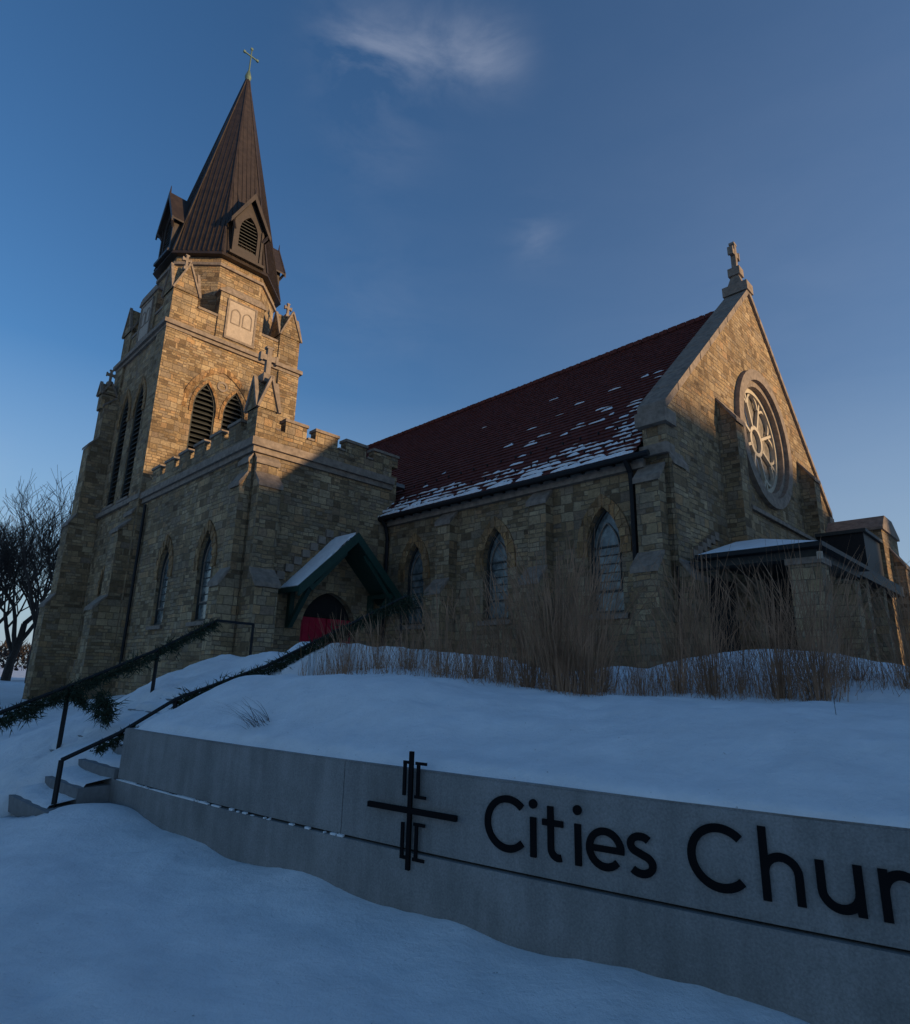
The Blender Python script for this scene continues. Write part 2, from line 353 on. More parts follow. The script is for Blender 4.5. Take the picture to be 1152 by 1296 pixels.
def rp(t,off):
    return (ex+(rx-ex)*t-off*.707, ez+(rz-ez)*t+off*.707)
for side in (0,1):
    for k in range(rows):
        t0=k/rows; t1=(k+1)/rows
        X=(lambda x:x) if side==0 else (lambda x:14.6-x)
        seg=1 if side else 105
        for j in range(seg):
            jz=U(-.008,.008) if side==0 else 0
            a=rp(t0-(.0008*R()),.05+jz);b_=rp(t1,.012);c=rp(t0,0.0)
            sh=.125*(k%2)
            y0=.66+(27.2-.66)*j/seg+(sh if j else 0); y1=.66+(27.2-.66)*(j+1)/seg+(sh if j<seg-1 else 0)
            mb.poly([(X(a[0]),y0,a[1]),(X(a[0]),y1,a[1]),(X(b_[0]),y1,b_[1]),(X(b_[0]),y0,b_[1])],'tile')
            mb.poly([(X(a[0]),y0,a[1]),(X(a[0]),y1,a[1]),(X(c[0]),y1,c[1]),(X(c[0]),y0,c[1])],'tile')
y=.8
while y<27:
    mb.box(7.3-.13,7.3+.13,y,y+.34,13.2,13.36+U(0,.02),'tile')
    mb.box(7.3-.07,7.3+.07,y+.10,y+.2,13.36,13.42,'tile'); y+=.37
for k in (3,7):
    y=1.2
    while y<26:
        a=rp(k/rows,.06); mb.box(a[0]-.03,a[0]+.03,y,y+.03,a[1],a[1]+.08,'black'); y+=.62
mb.done('nave_roof',CH)
mb=MB()
for k in range(rows):
    y=.68
    while y<26.5:
        t=k/rows
        edge=math.exp(-max(0,y-.7)/2.3)
        cl=noise.noise(Vector((y*.45,k*.22,3.1)))+.5*noise.noise(Vector((y*1.4,k*.6,8.1)))
        pr=max(0, 1.25-k*.23) + edge*max(0,.95-.036*k)*(1.0 if cl>-.12 else .3) + (max(0,.60-.06*k) if cl>.05 else .02*(k<12))*math.exp(-y/12)
        ln=U(.10,.6)
        if R()<pr:
            if k<2: ln=U(.3,1.1)
            th=(U(.25,.9) if k else U(.7,1.3))/rows; hh=U(.012,.035)+(.03 if k<2 else 0)
            n=max(3,int(ln/.08)); top=[]
            for i in range(n+1):
                yy=y+ln*i/n; e=math.sin(math.pi*min(1,max(0,(i+.15)/(n+.3))))**.5
                tw=th*(.2+.8*e)*U(.5,1.2)
                lo=rp(t+.002-.1*th*R(),.056); hi=rp(t+tw,.056); m_=rp(t+tw*.4,.056+hh*e)
                top.append((lo,m_,hi,yy))
            for i in range(n):
                A=top[i];B=top[i+1]
                mb.poly([(A[0][0],A[3],A[0][1]),(B[0][0],B[3],B[0][1]),(B[1][0],B[3],B[1][1]),(A[1][0],A[3],A[1][1])],'snow')
                mb.poly([(A[1][0],A[3],A[1][1]),(B[1][0],B[3],B[1][1]),(B[2][0],B[3],B[2][1]),(A[2][0],A[3],A[2][1])],'snow')
        y+=ln*U(.6,1.3)
mb.done('roof_snow',CH)

AX=-5.47; AY=10.9; AY2=20.5
mb=MB(); mfx=mapper('-x',AX); mfy=mapper('-y',AY)
aw=[13.55,17.1]
mb.panel(mfx,[(AY,-2),(AY2,-2),(AY2,7.0),(AY,7.0)],[arch(c,1.05,1.5,3.45,1.05) for c in aw],.28,'stone')
for c in aw: glazed(mb,mfx,c,1.05,1.5,3.45,1.05,.18); surround(mb,mfx,c,1.05,1.5,3.45,1.05,.3)
DC=-2.25
mb.panel(mfy,[(AX,-2),(0.0,-2),(0.0,7.0),(AX,7.0)],[arch(DC,2.1,-1.2,1.35,1.2)],.3,'stone')
mb.poly([mfy(a,-.28,b) for a,b in arch(DC,2.14,-1.2,1.35,1.22)],'dark')
for sx in (-1,1):
    x0,x1=sorted((DC+sx*.02,DC+sx*1.0))
    mb.prism([mfy(x0,-.16,-1.0),mfy(x1,-.16,-1.0),mfy(x1,-.16,1.7),mfy(x0,-.16,1.7)],[mfy(x0,-.24,-1.0),mfy(x1,-.24,-1.0),mfy(x1,-.24,1.7),mfy(x0,-.24,1.7)],'red')
    for k in range(4):
        u=x0+.1+k*.24
        mb.prism([mfy(u,-.135,-.9),mfy(u+.12,-.135,-.9),mfy(u+.12,-.135,1.6),mfy(u,-.135,1.6)],[mfy(u,-.17,-.9),mfy(u+.12,-.17,-.9),mfy(u+.12,-.17,1.6),mfy(u,-.17,1.6)],'red')
for z0,z1,e in ((6.62,6.80,.10),(6.803,7.06,.2)):
    mb.box(AX-e,AX+.3,AY-e,AY2,z0,z1,'trim'); mb.box(AX+.302,0.05,AY-e,AY+.3,z0,z1,'trim')
mb.box(AX+.1,0.8,AY+.1,AY2,6.9,7.04,'ledge')
mb.box(0.0,.3,AY,AY2,5.0,7.2,'stone')
mb.box(AX-.05,AX+.28,AY-.05,AY2,7.06,7.55,'stone'); mb.box(AX+.28,0.0,AY-.05,AY+.28,7.06,7.55,'stone')
for x0,x1 in ((AX+.95,AX+1.75),(AX+2.1,AX+3.0),(AX+3.35,AX+4.25),(AX+4.6,AX+5.75)):
    mb.box(x0,x1,AY-.048,AY+.277,7.552,7.93,'stone'); mb.box(x0-.04,x1+.04,AY-.10,AY+.33,7.93,8.03,'trim')
    mb.box(x1+.042,x1+.30,AY-.09,AY+.32,7.552,7.62,'trim') if x1<-.3 else None
y=AY+1.1
while y<AY2-.7:
    mb.box(AX-.048,AX+.277,y,y+.85,7.552,7.93,'stone'); mb.box(AX-.10,AX+.33,y-.04,y+.89,7.93,8.03,'trim'); y+=1.38
buttress(mb,mfy,AX+.42,.74,[(.85,2.4,.45),(.45,5.5,.4),(.14,6.3,.2)])
buttress(mb,mfx,AY+.36,.62,[(.62,2.4,.45),(.34,5.5,.4),(.12,6.3,.2)])
gabled_pier(mb,AX-.1,AX+.56,AY-.1,AY+.56,7.07,8.1,9.2,1.25)
mb.box(AX-.1,AX,AY,AY2,-2,.2,'stone'); mb.box(AX-.1,-0.02,AY-.1,AY,-2,-.3,'stone')
mb.tube([(AX-.1,19.9,6.5),(AX-.1,19.9,-.4)],.06,'black',8)
mb.done('vestibule_block',CH)
mb=MB()
rz_,ezz,pj=4.2,2.30,1.25
for sx in (-1,1):
    xe=DC+sx*1.95
    up=[(DC,rz_),(xe,ezz),(xe,ezz+.14),(DC,rz_+.16)]
    mb.prism([mfy(a,.0,b) for a,b in up],[mfy(a,pj,b) for a,b in up],'green')
    ns=14
    for k in range(ns):
        t0=k/ns;t1=(k+1)/ns
        f_=lambda t:(DC+sx*.02+(xe-sx*.05-DC-sx*.02)*t,(rz_+.165)+(ezz+.15-rz_-.165)*t)
        a0=f_(t0);a1=f_(t1); h0=.04+.05*R()
        q=[a0,a1,(a1[0],a1[1]+h0),(a0[0],a0[1]+h0+.01)]
        mb.prism([mfy(a,.02,b) for a,b in q],[mfy(a,pj-.03-.14*R(),b) for a,b in q],'snow')
    bb=[(DC,rz_-.12),(xe-sx*-.06,ezz-.16),(xe-sx*-.06,ezz+.17),(DC,rz_+.21)]
    mb.prism([mfy(a,pj+.002,b) for a,b in bb],[mfy(a,pj+.09,b) for a,b in bb],'green')
    xp=DC+sx*1.55
    mb.beam(mfy(xp,.12,1.3),mfy(xp,.12,ezz+.3),.16,.16,'green')
    mb.beam(mfy(xp,.15,1.35),mfy(xp,pj-.1,ezz+.2),.14,.14,'green')
    mb.beam(mfy(xp,.1,ezz+.22),mfy(xp,pj,ezz+.22),.15,.15,'green')
    mb.beam(mfy(xp,pj-.06,ezz+.1),mfy(DC+sx*.35,pj-.06,rz_-.5),.1,.12,'green')
    for k in range(7):
        xx=DC+sx*(.15+k*.28); zt=rz_+.42-k*.27
        x0,x1=sorted((xx,xx+sx*.27)); mb.prism([mfy(x0,.0,zt-.24),mfy(x1,.0,zt-.24),mfy(x1,.0,zt),mfy(x0,.0,zt)],[mfy(x0,.10,zt-.24),mfy(x1,.10,zt-.24),mfy(x1,.10,zt),mfy(x0,.10,zt)],'trim')
mb.done('entrance_porch',CH)

TX0,TX1,TY0,TY1=-5.6,1.0,20.5,27.1
ZC=15.05
mb=MB(); tx=mapper('-x',TX0); ty=mapper('-y',TY0)
bx=[22.75,24.75]; by=[-3.5,-2.08]
mb.panel(tx,[(TY0,-2),(TY1,-2),(TY1,ZC),(TY0,ZC)],[arch(c,1.15,7.3,11.6,1.35) for c in bx]+[arch(23.7,.8,1.9,3.3,.8)],.4,'stone')
mb.panel(ty,[(TX0,-2),(TX1,-2),(TX1,ZC),(TX0,ZC)],[arch(c,1.08,8.3,11.6,1.35) for c in by],.4,'stone')
for c in bx: louvers(mb,tx,c,1.15,7.3,11.6,1.35); surround(mb,tx,c,1.15,7.3,11.6,1.35,.28)
glazed(mb,tx,23.7,.8,1.9,3.3,.8); surround(mb,tx,23.7,.8,1.9,3.3,.8)
BC=sum(by)/2
for c in by: louvers(mb,ty,c,1.08,8.3,11.6,1.35); surround(mb,ty,c,1.08,8.3,11.6,1.35,.15)
mb.panel(mapper('+x',TX1),[(TY0,-2),(TY1,-2),(TY1,ZC),(TY0,ZC)],[],.1,'stone')
mb.panel(mapper('+y',TY1),[(TX0,-2),(TX1,-2),(TX1,ZC),(TX0,ZC)],[],.1,'stone')
o=arch(BC,3.6,11.2,11.5,2.5,12)[1:]; i_=arch(BC,3.1,11.2,11.5,2.2,12)[1:]
for k in range(len(o)-1):
    if k+1<len(i_): 
        q=(o[k],o[k+1],i_[k+1],i_[k]); mb.prism([ty(a,.05+.01*(k%2),b) for a,b in q],[ty(a,-.02,b) for a,b in q],'vous')
mb.panel(ty,circle(BC,13.0,.26,20),[circle(BC,13.0,.16,20)],.06,'trim',front=.045)
for z,e,h in ((6.85,.14,.22),(ZC-.12,.12,.16),(ZC+.042,.24,.2)):
    mb.box(TX0-e,TX1+e,TY0-e,TY1+e,z,z+h,'trim')
for (x0,x1,y0,y1) in ((TX0-.1,TX0+1.05,TY0-.1,TY0+1.05),(TX1-1.05,TX1+.1,TY0-.1,TY0+1.05),(TX0-.1,TX0+1.05,TY1-1.05,TY1+.1)):
    mb.box(x0,x1,y0,y1,-2,ZC-.14,'stone')
buttress(mb,tx,TY0+.55,.95,[(1.05,2.2,.5),(.62,5.4,.5),(.2,6.2,.3)])
buttress(mb,tx,TY1-.5,1.0,[(1.5,2.6,.5),(1.2,6.4,.5),(.95,10.4,.5),(.6,12.6,.6)])
buttress(mb,mapper('+y',TY1),TX0+.55,1.1,[(2.2,3.0,.8),(1.4,5.6,.7),(.7,10.4,.6),(.4,12.6,.6)])
gabled_pier(mb,TX0-.75,TX0-.15,TY1-.8,TY1-.2,12.5,13.3,13.95)
mb.box(TX0-.2,TX0,TY0,TY1,-2,.3,'stone')
buttress(mb,ty,TX1-.45,.8,[(.5,11.2,.6)])
z1=ZC+.245
mb.box(TX0+.05,TX0+.4,TY0+.05,TY1-.05,z1,16.5,'stone'); mb.box(TX1-.4,TX1-.05,TY0+.05,TY1-.05,z1,16.5,'stone')
mb.box(TX0+.4,TX1-.4,TY0+.05,TY0+.4,z1,16.5,'stone'); mb.box(TX0+.4,TX1-.4,TY1-.4,TY1-.05,z1,16.5,'stone')
for (x0,y0) in ((TX0-.02,TY0-.02),(TX1-1.13,TY0-.02),(TX0-.02,TY1-1.13),(TX1-1.13,TY1-1.13)):
    gabled_pier(mb,x0,x0+1.15,y0,y0+1.15,z1,17.0,18.5)
cxm=(TX0+TX1)/2; cym=(TY0+TY1)/2
for mp_,c in ((ty,cxm),(tx,cym),(mapper('+y',TY1),cxm),(mapper('+x',TX1),cym)):
    def pr(u0,u1,p0,p1,za,zb,mat): mb.prism([mp_(u0,p0,za),mp_(u1,p0,za),mp_(u1,p0,zb),mp_(u0,p0,zb)],[mp_(u0,p1,za),mp_(u1,p1,za),mp_(u1,p1,zb),mp_(u0,p1,zb)],mat)
    pr(c-1.15,c+1.15,.03,-.45,z1+.002,17.9,'stone')
    g=[(c-1.25,17.9),(c+1.25,17.9),(c+1.25,17.98),(c+.9,18.25),(c-.9,18.25),(c-1.25,17.98)]
    mb.prism([mp_(a,.10,b) for a,b in g],[mp_(a,-.52,b) for a,b in g],'trim')
    pr(c-.68,c+.68,.07,0,z1+.35,17.6,'trimL')
    mb.panel(mp_,arch(c-.3,.5,16.4,16.95,.3,5),[arch(c-.3,.4,16.45,16.95,.24,5)],.03,'trim',front=.09)
    mb.panel(mp_,arch(c+.3,.5,16.4,16.95,.3,5),[arch(c+.3,.4,16.45,16.95,.24,5)],.03,'trim',front=.09)
    pr(c-.78,c+.78,.11,0,z1+.22,z1+.35,'trim'); pr(c-.78,c-.68,.1,0,z1+.35,17.68,'trim'); pr(c+.68,c+.78,.1,0,z1+.35,17.68,'trim'); pr(c-.68,c+.68,.1,0,17.6,17.68,'trim')
    for sx in (-1,1):
        u0,u1=sorted((c+sx*1.15,c+sx*2.1)); pr(u0,u1,-.0,-.44,16.5,16.62,'trim')
def octo(ap,z,rot=math.pi/8):
    r=ap/math.cos(math.pi/8); return [(cxm+r*math.cos(rot+k*math.pi/4),cym+r*math.sin(rot+k*math.pi/4),z) for k in range(8)]
mb.prism(octo(2.72,15.0),octo(2.72,20.1),'stone')
mb.prism(octo(2.84,19.6),octo(2.84,19.75),'trim')
mb.done('tower',CH)
mb=MB()
mb.prism(octo(3.05,20.1),octo(3.0,20.28),'metal')
ap0=2.98; zA=34.9; zB=20.28
mb.prism(octo(2.98,zB),octo(.06,zA),'metal')
for k in range(8):
    r0=octo(ap0,zB)[k]; mb.beam(r0,(cxm+.04*math.cos(k),cym+.04*math.sin(k),zA),.10,.10,'metal')
    a=k*math.pi/4; nx,ny=math.cos(a),math.sin(a); txx,tyy=-ny,nx
    hw=ap0*math.tan(math.pi/8)
    for j in (-.8,-.6,-.4,-.2,0,.2,.4,.6,.8):
        u=j*hw
        fr=1-abs(j); zt=zB+(zA-zB)*fr*.98; at=ap0*(zA-zt)/(zA-zB)
        p=(cxm+nx*ap0+txx*u,cym+ny*ap0+tyy*u,zB+.02); q=(cxm+nx*at+txx*u,cym+ny*at+tyy*u,zt)
        mb.beam(p,q,.03,.10,'metal',up=(nx,ny,.2))
for k in range(4):
    a=k*math.pi/2; nx,ny=math.cos(a),math.sin(a); tX,tY=-ny,nx
    def dm(u,p,z): return (cxm+nx*(2.62+p)+tX*u, cym+ny*(2.62+p)+tY*u, z)
    zb,zs_,za=20.5,22.5,24.3
    mb.panel(dm,[(-.82,zb),(.82,zb),(.82,zs_),(0,za-.25),(-.82,zs_)],[arch(0,1.0,zb+.5,zs_-.45,1.0,7)],1.8,'metal',front=.35)
    z=zb+.6
    mb.poly([dm(x_,-.05,zz) for x_,zz in arch(0,1.02,zb+.5,zs_-.45,1.0,7)],'dark')
    Rr=(1/4+1.0)/1.0
    while z<zs_+.45:
        hw=.5 if z<zs_-.45 else max(.03,.5-Rr+math.sqrt(max(0,Rr*Rr-(z-zs_+.45)**2)))
        mb.prism([dm(-hw,.28,z-.05),dm(-hw,.29,z-.02),dm(-hw,.05,z+.13),dm(-hw,.04,z+.1)],[dm(hw,.28,z-.05),dm(hw,.29,z-.02),dm(hw,.05,z+.13),dm(hw,.04,z+.1)],'louver'); z+=.19
    for sx in (-1,1):
        s4=[(0,za-.02),(sx*1.08,zs_-.32),(sx*1.08,zs_-.22),(0,za+.10)]
        mb.prism([dm(u,.55,zz) for u,zz in s4],[dm(u,-1.9,zz) for u,zz in s4],'metal')
        s5=[(0,za-.28),(sx*1.1,zs_-.48),(sx*1.1,zs_-.2),(0,za+.13)]
        mb.prism([dm(u,.553,zz) for u,zz in s5],[dm(u,.63,zz) for u,zz in s5],'metal')
        mb.beam(dm(sx*.75,.36,zb+.1),dm(sx*.75,.36,zs_),.12,.12,'metal')
        mb.beam(dm(sx*.75,.4,zs_-.6),dm(sx*.98,.58,zs_-.2),.1,.1,'metal')
    mb.box(*(lambda c:(c[0]-.95*abs(tX)-.3*abs(nx),c[0]+.95*abs(tX)+.3*abs(nx),c[1]-.95*abs(tY)-.3*abs(ny),c[1]+.95*abs(tY)+.3*abs(ny),zb-.15,zb))(dm(0,.25,0)),'metal')
    c=dm(0,.58,za); mb.tube([(c[0],c[1],za+.05),(c[0],c[1],za+.5)],[.05,.015],'metal',6)
c=(cxm,cym)
mb.tube([(c[0],c[1],34.5),(c[0],c[1],34.9),(c[0],c[1],35.15),(c[0],c[1],35.4)],[.12,.20,.14,.06],'patina',10)
mb.tube([(c[0],c[1],35.3),(c[0],c[1],37.1)],[.05,.035],'patina',8)
mb.beam((c[0]-.42,c[1]+.0,36.55),(c[0]+.42,c[1],36.55),.06,.07,'patina')
for dx,dz in ((-.42,0),(.42,0),(0,.55)):
    mb.box(c[0]+dx-.07,c[0]+dx+.07,c[1]-.05,c[1]+.05,36.48+dz,36.62+dz,'patina')
mb.done('spire',CH)
mb=MB()
PX0,PX1,PY1,EZ=.05,4.1,-3.1,2.72
mb.box(.35,.95,-2.95,-2.35,-1.5,EZ-.3,'stone'); mb.box(.29,1.01,-3.0,-2.29,EZ-.3,EZ-.17,'trim')
mb.box(3.3,3.8,-2.9,-2.4,-1.5,EZ-.3,'stone')
mb.box(.35,3.95,-2.9,-2.45,EZ-.17,EZ-.003,'louver'); mb.box(.35,.75,-2.44,-.13,EZ-.17,EZ-.003,'louver')
A=[(PX0,PY1,EZ),(PX1,PY1,EZ),(PX1,-.46,EZ),(PX0,-.46,EZ)]
mb.prism(A,[(a,b_,EZ+.10) for a,b_,c in A],'black')
B2=[(PX0+.04,PY1+.04,EZ+.103),(PX1-.04,PY1+.04,EZ+.103),(PX1-.04,-.47,EZ+.103),(PX0+.04,-.47,EZ+.103)]
T2=[(PX0+2.6,PY1+2.0,EZ+.85),(PX1-.3,PY1+2.0,EZ+.85),(PX1-.3,-.475,EZ+.85),(PX0+2.6,-.475,EZ+.85)]
mb.prism(B2,T2,'snow')
mb.box(.02,4.09,-.06,-.004,-2,2.6,'dark')  # near-black sheet over the wall, shade under the porch put into its colour
for k in range(6):
    x0=.85+k*.28; mb.box(x0,x0+.27,-.10,-.004,EZ+.2+k*.14,EZ+.42+k*.14,'trim')
mb.tube([(.2,-3.0,EZ-.25),(.2,-3.0,EZ-.1)],.06,'trimL',8)
mb.done('side_porch',CH)
mb=MB()
wx=mapper('-y',-1.2)
mb.box(10.3,12.7,-1.9,-.46,3.7,5.0,'black'); mb.box(10.2,12.75,-2.0,-.46,5.0,5.12,'louver')
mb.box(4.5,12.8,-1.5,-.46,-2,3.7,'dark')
mb.box(5.0,12.7,-2.4,-1.9,3.0,3.2,'black'); mb.box(5.0,12.7,-2.4,-.46,3.2,3.35,'louver')
for x_ in (5.2,7.5,9.8): mb.box(x_,x_+.4,-2.3,-1.9,-2,3.0,'stone')
mb.box(12.85,15.6,-2.0,-.3,-2,5.55,'stone')
mb.prism([(12.75,-2.08,5.55),(15.7,-2.08,5.55),(15.7,-2.08,5.65),(14.6,-2.08,6.15),(13.3,-2.08,6.15),(12.75,-2.08,5.65)],[(12.75,-.2,5.55),(15.7,-.2,5.55),(15.7,-.2,5.65),(14.6,-.2,6.15),(13.3,-.2,6.15),(12.75,-.2,5.65)],'trim')
buttress(mb,mapper('-y',-2.0),14.2,.9,[(.8,2.4,.6),(.4,4.2,.7)])
buttress(mb,mapper('+x',15.6),-1.2,.9,[(1.2,2.6,.6),(.8,4.2,.8)])
mb.panel(wx,[(15.6,-2),(24,-2),(24,4.2),(15.6,4.2)],[arch(18.6,1.6,-.5,1.9,1.2)],.5,'stone')
mb.poly([wx(a,-.4,b) for a,b in arch(18.6,1.7,-.5,1.9,1.25)],'glass'); surround(mb,wx,18.6,1.6,-.5,1.9,1.2)
mb.box(15.6,24,-1.35,-.7,4.2,4.4,'trim')
for x0 in (16.9,19.2,21.4): mb.box(x0,x0+1.3,-1.25,-.8,4.4,5.0,'stone'); mb.box(x0-.06,x0+1.36,-1.3,-.75,5.0,5.12,'trim')
mb.box(15.65,24,-.8,6,3.9,4.1,'ledge')
mb.done('side_wing',CH)

# ------------------------------------------------------------------ sign wall geometry (circular arc in plan)
K=.028; TH0=math.radians(-35.0); MX,MY=-.63,4.6; SE=-3.41
CXY=(MX-math.sin(TH0)/K, MY+math.cos(TH0)/K)
def Wp(s,d):
    th=TH0+K*s
    x=MX+(math.sin(th)-math.sin(TH0))/K; y=MY-(math.cos(th)-math.cos(TH0))/K
    return (x-math.sin(th)*d, y+math.cos(th)*d)
def Winv(x,y):
    dx,dy=CXY[0]-x,CXY[1]-y; r=math.hypot(dx,dy); d=1/K-r
    th=math.atan2(-dx,dy); return (th-TH0)/K, d
def sm(t): t=max(0,min(1,t)); return t*t*(3-2*t)
def nz2(x,y,s,seed=0): return noise.noise(Vector((x*s,y*s,seed)))
def fbm(x,y,s,seed=0): return nz2(x,y,s,seed)+.5*nz2(x,y,s*2.1,seed+5)+.25*nz2(x,y,s*4.3,seed+9)
random.seed(21)
prints=[]
for a,b_,n in (((-3.4,4.6),(-.4,2.2),7),((-2.0,3.4),(-3.9,5.2),5)):
    for i in range(n):
        t=i/(n-1); prints.append((a[0]+(b_[0]-a[0])*t+U(-.12,.12),a[1]+(b_[1]-a[1])*t+U(-.08,.08)))
def ground_h(x,y):
    s,d=Winv(x,y); p=s-SE
    n=fbm(x,y,.5,1)*.05+fbm(x,y,1.9,4)*.022+fbm(x,y,6.5,5)*.005
    front=-1.47+n+.18*math.exp(-((p-.15)/.75)**2-((d+.42)/.5)**2)+.12*math.exp(-(d/.45)**2)*(.5+nz2(s,0,.9,2))
    front+= .05*sm((-d-1.5)/3)*nz2(x,y,.4,8)
    for (u,v) in prints:
        q=((x-u)/.10)**2+((y-v)/.13)**2
        if q<6: front-=.03*math.exp(-q)
    far=-.5
    behind=-1.47+1.0*sm((d-.4)/7)
    ramp_=-1.40+min(1.55,max(0,(d+.75))*.46)
    slow=-1.45+.95*sm((d+1)/9)
    lw=sm((p+7)/4.2)
    left=slow*(1-lw)+ramp_*lw+.10+fbm(x,y,.8,6)*.14+fbm(x,y,3.1,3)*.04
    st=ramp_-.45 + (.45+.22+fbm(x,y,1.2,2)*.08)*sm((d-1.15)/.5)
    if p>.0: bh=behind if d>0.1 else front
    elif p>-.80: bh=st if d>-.65 else front
    else:
        t=sm((-.80-p)/.35); e=sm((d+1.1)/.6)
        bh=(st*(1-t)+left*t)*e+front*(1-e)
    if d>6: 
        t=sm((d-6)/6); bh=bh*(1-t)+(far+n)*t
    return bh
def axis(lo,hi,step,far):
    a=[lo+i*step for i in range(int((hi-lo)/step)+1)]
    g=[]; v=step; x=hi
    while x<far: v*=1.22; x+=v; g.append(x)
    h=[];v=step;x=lo
    while x>-far: v*=1.22; x-=v; h.append(x)
    return h[::-1]+a+g
xs=axis(-7.5,4.5,.05,900); ys=axis(1.0,11.0,.05,900)
vv=[];ff=[]
for y in ys:
    for x in xs: vv.append((x,y,ground_h(x,y)))
nx=len(xs)
for j in range(len(ys)-1):
    for i in range(nx-1): a=j*nx+i; ff.append((a,a+1,a+nx+1,a+nx))
mb=MB(); mb.raw(vv,ff,'snow'); mb.done('snowy_ground',None,smooth=True,uv=False)
def bank_h(p,d):
    x,y=Wp(SE+p,d)
    r=sm((p-2.2)/2.0)
    zl=.50*sm((d+.15)/1.5)
    zr=.36*sm((d+.15)/2.2)+.19*sm((d-3.6)/1.6)
    z=-.555+zl*(1-r)+zr*r+fbm(x,y,.7,11)*.055*sm(d/.6)+(fbm(x,y,2.6,14)*.026+fbm(x,y,7,3)*.006)*sm((d+.1)/.5)
    z+=.86*math.exp(-((x-5.9)/2.2)**2-((y-10.6)/1.7)**2)
    z+=.10*math.exp(-((x+.6)/.9)**2-((y-8.4)/.9)**2)
    z+=.16*math.exp(-((x-2.2)/.8)**2-((y-8.9)/.8)**2)
    for (u,v,a) in ((-.2,5.6,.06),(1.2,5.5,.05),(.55,5.0,.04),(2.1,5.0,.06)):
        q=((x-u)/.14)**2+((y-v)/.10)**2
        if q<6: z-=a*math.exp(-q)
    if p<.25: z-=.22*(1-sm(p/.25))**2
    far=-.5
    return z*(1-sm((d-7)/3))+ (far-.1)*sm((d-7)/3)
ds=[.0,.012,.03,.05,.08,.12]+[.12+.07*i for i in range(1,150)]
ps=[-.04,-.02,0,.02,.05,.09,.14]+[.14+.05*i for i in range(1,235)]
vv=[];ff=[]
lipf=[0,.35,.62,.80,.92,1.0]
for j,d in enumerate(ds):
    for i,p in enumerate(ps):
        o_=0
        if j<6:
            w_=-.035+.050*sm((p-4.6)/1.0)+(.008+.012*sm((p-4.6)))*nz2(p,0,2.2,5)
            o_=[-.7,-1.0,-1.0,-.8,-.45,-.15][j]*w_
        x,y=Wp(SE+p,.02+d+o_); z=bank_h(p,d)
        if j<6: z=-.602+(z+.602)*lipf[j]
        if i==0: z=-1.6
        vv.append((x,y,z))
nx=len(ps)
for j in range(len(ds)-1):
    for i in range(nx-1): a=j*nx+i; ff.append((a,a+1,a+nx+1,a+nx))
mb=MB(); mb.raw(vv,ff,'snow'); mb.done('snow_bank',None,smooth=True,uv=False)
SW=empty('church_sign_wall')
def wallstrip(mb,s0,s1,d0,d1,z0,z1,mat,step=.12):
    n=max(1,int((s1-s0)/step))
    R0=[]
    for i in range(n+1):
        s=s0+(s1-s0)*i/n
        a=Wp(s,d0);b_=Wp(s,d1); R0.append([(a[0],a[1],z0),(b_[0],b_[1],z0),(b_[0],b_[1],z1),(a[0],a[1],z1)])
    v=[q for r in R0 for q in r]; f=[(0,1,2,3),tuple(4*n+k for k in range(4))]
    for i in range(n):
        for k in range(4): l=(k+1)%4; f.append((4*i+k,4*i+l,4*i+4+l,4*i+4+k))
    mb.raw(v,f,mat)
mb=MB()
joints=[SE,-.13,3.6,7.5]
for a,b_ in zip(joints[:-1],joints[1:]):
    wallstrip(mb,a+.003,b_-.003,0,.3,-1.075,-.612,'conc'); wallstrip(mb,a+.003,b_-.003,.010,.3,-.612,-.602,'conc')
mb.done('upper_wall_panels',SW)
mb=MB(); wallstrip(mb,SE-.08,7.5,-.022,.34,-1.9,-1.090,'conc'); mb.done('lower_wall_base',SW)
mb=MB(); wallstrip(mb,SE+.02,7.48,.03,.28,-1.1,-1.06,'dark'); mb.done('shadow_joint',SW)
mb=MB()
for k in range(70):
    s=SE+U(0,3.3); w_=U(.02,.16)*(1 if s<-1.5 else .35)
    if s>-1.5 and R()<.5: continue
    wallstrip(mb,s,s+w_,-.021,-.001,-1.0895,-1.0895+U(.004,.016),'snow',.05)
mb.done('ledge_snow',SW)
LB=-.98; SWD=.036
def ribbon(mb,pts,w=SWD,f0=-.002,f1=-.016):
    P=[Vector(p) for p in pts]; L_=[];R_=[]
    for i in range(len(P)):
        a=P[max(0,i-1)];c=P[min(len(P)-1,i+1)]; d=(c-a).normalized(); n=Vector((-d.y,d.x))
        L_.append(P[i]+n*w/2); R_.append(P[i]-n*w/2)
    for i in range(len(P)-1):
        q=[L_[i],L_[i+1],R_[i+1],R_[i]]
        F=[(*Wp(k.x,f1),k.y) for k in q]; B=[(*Wp(k.x,f0),k.y) for k in q]
        mb.prism(F,B,'letter')
def arc(cx,cy,rx,a0,a1,n=22,ry=None):
    ry=ry or rx
    return [(cx+rx*math.cos(math.radians(a0+(a1-a0)*i/n)),LB+cy+ry*math.sin(math.radians(a0+(a1-a0)*i/n))) for i in range(n+1)]
def ln(x0,y0,x1,y1): return [(x0,LB+y0),(x1,LB+y1)]
def gC(mb,x): ribbon(mb,arc(x+.15,.15,.132,45,315,38),.038)
def gi(mb,x):
    ribbon(mb,ln(x,0,x,.205))
    q=[(x+.025*math.cos(t*math.pi/8),LB+.275+.025*math.sin(t*math.pi/8)) for t in range(16)]
    mb.prism([(*Wp(a,-.016),b) for a,b in q],[(*Wp(a,-.002),b) for a,b in q],'letter')
def gt(mb,x):
    ribbon(mb,[(x,LB+.275),(x,LB+.062)]+arc(x+.045,.062,.045,180,290,10)[1:]); ribbon(mb,ln(x-.05,.19,x+.075,.19),.032,f1=-.0155)
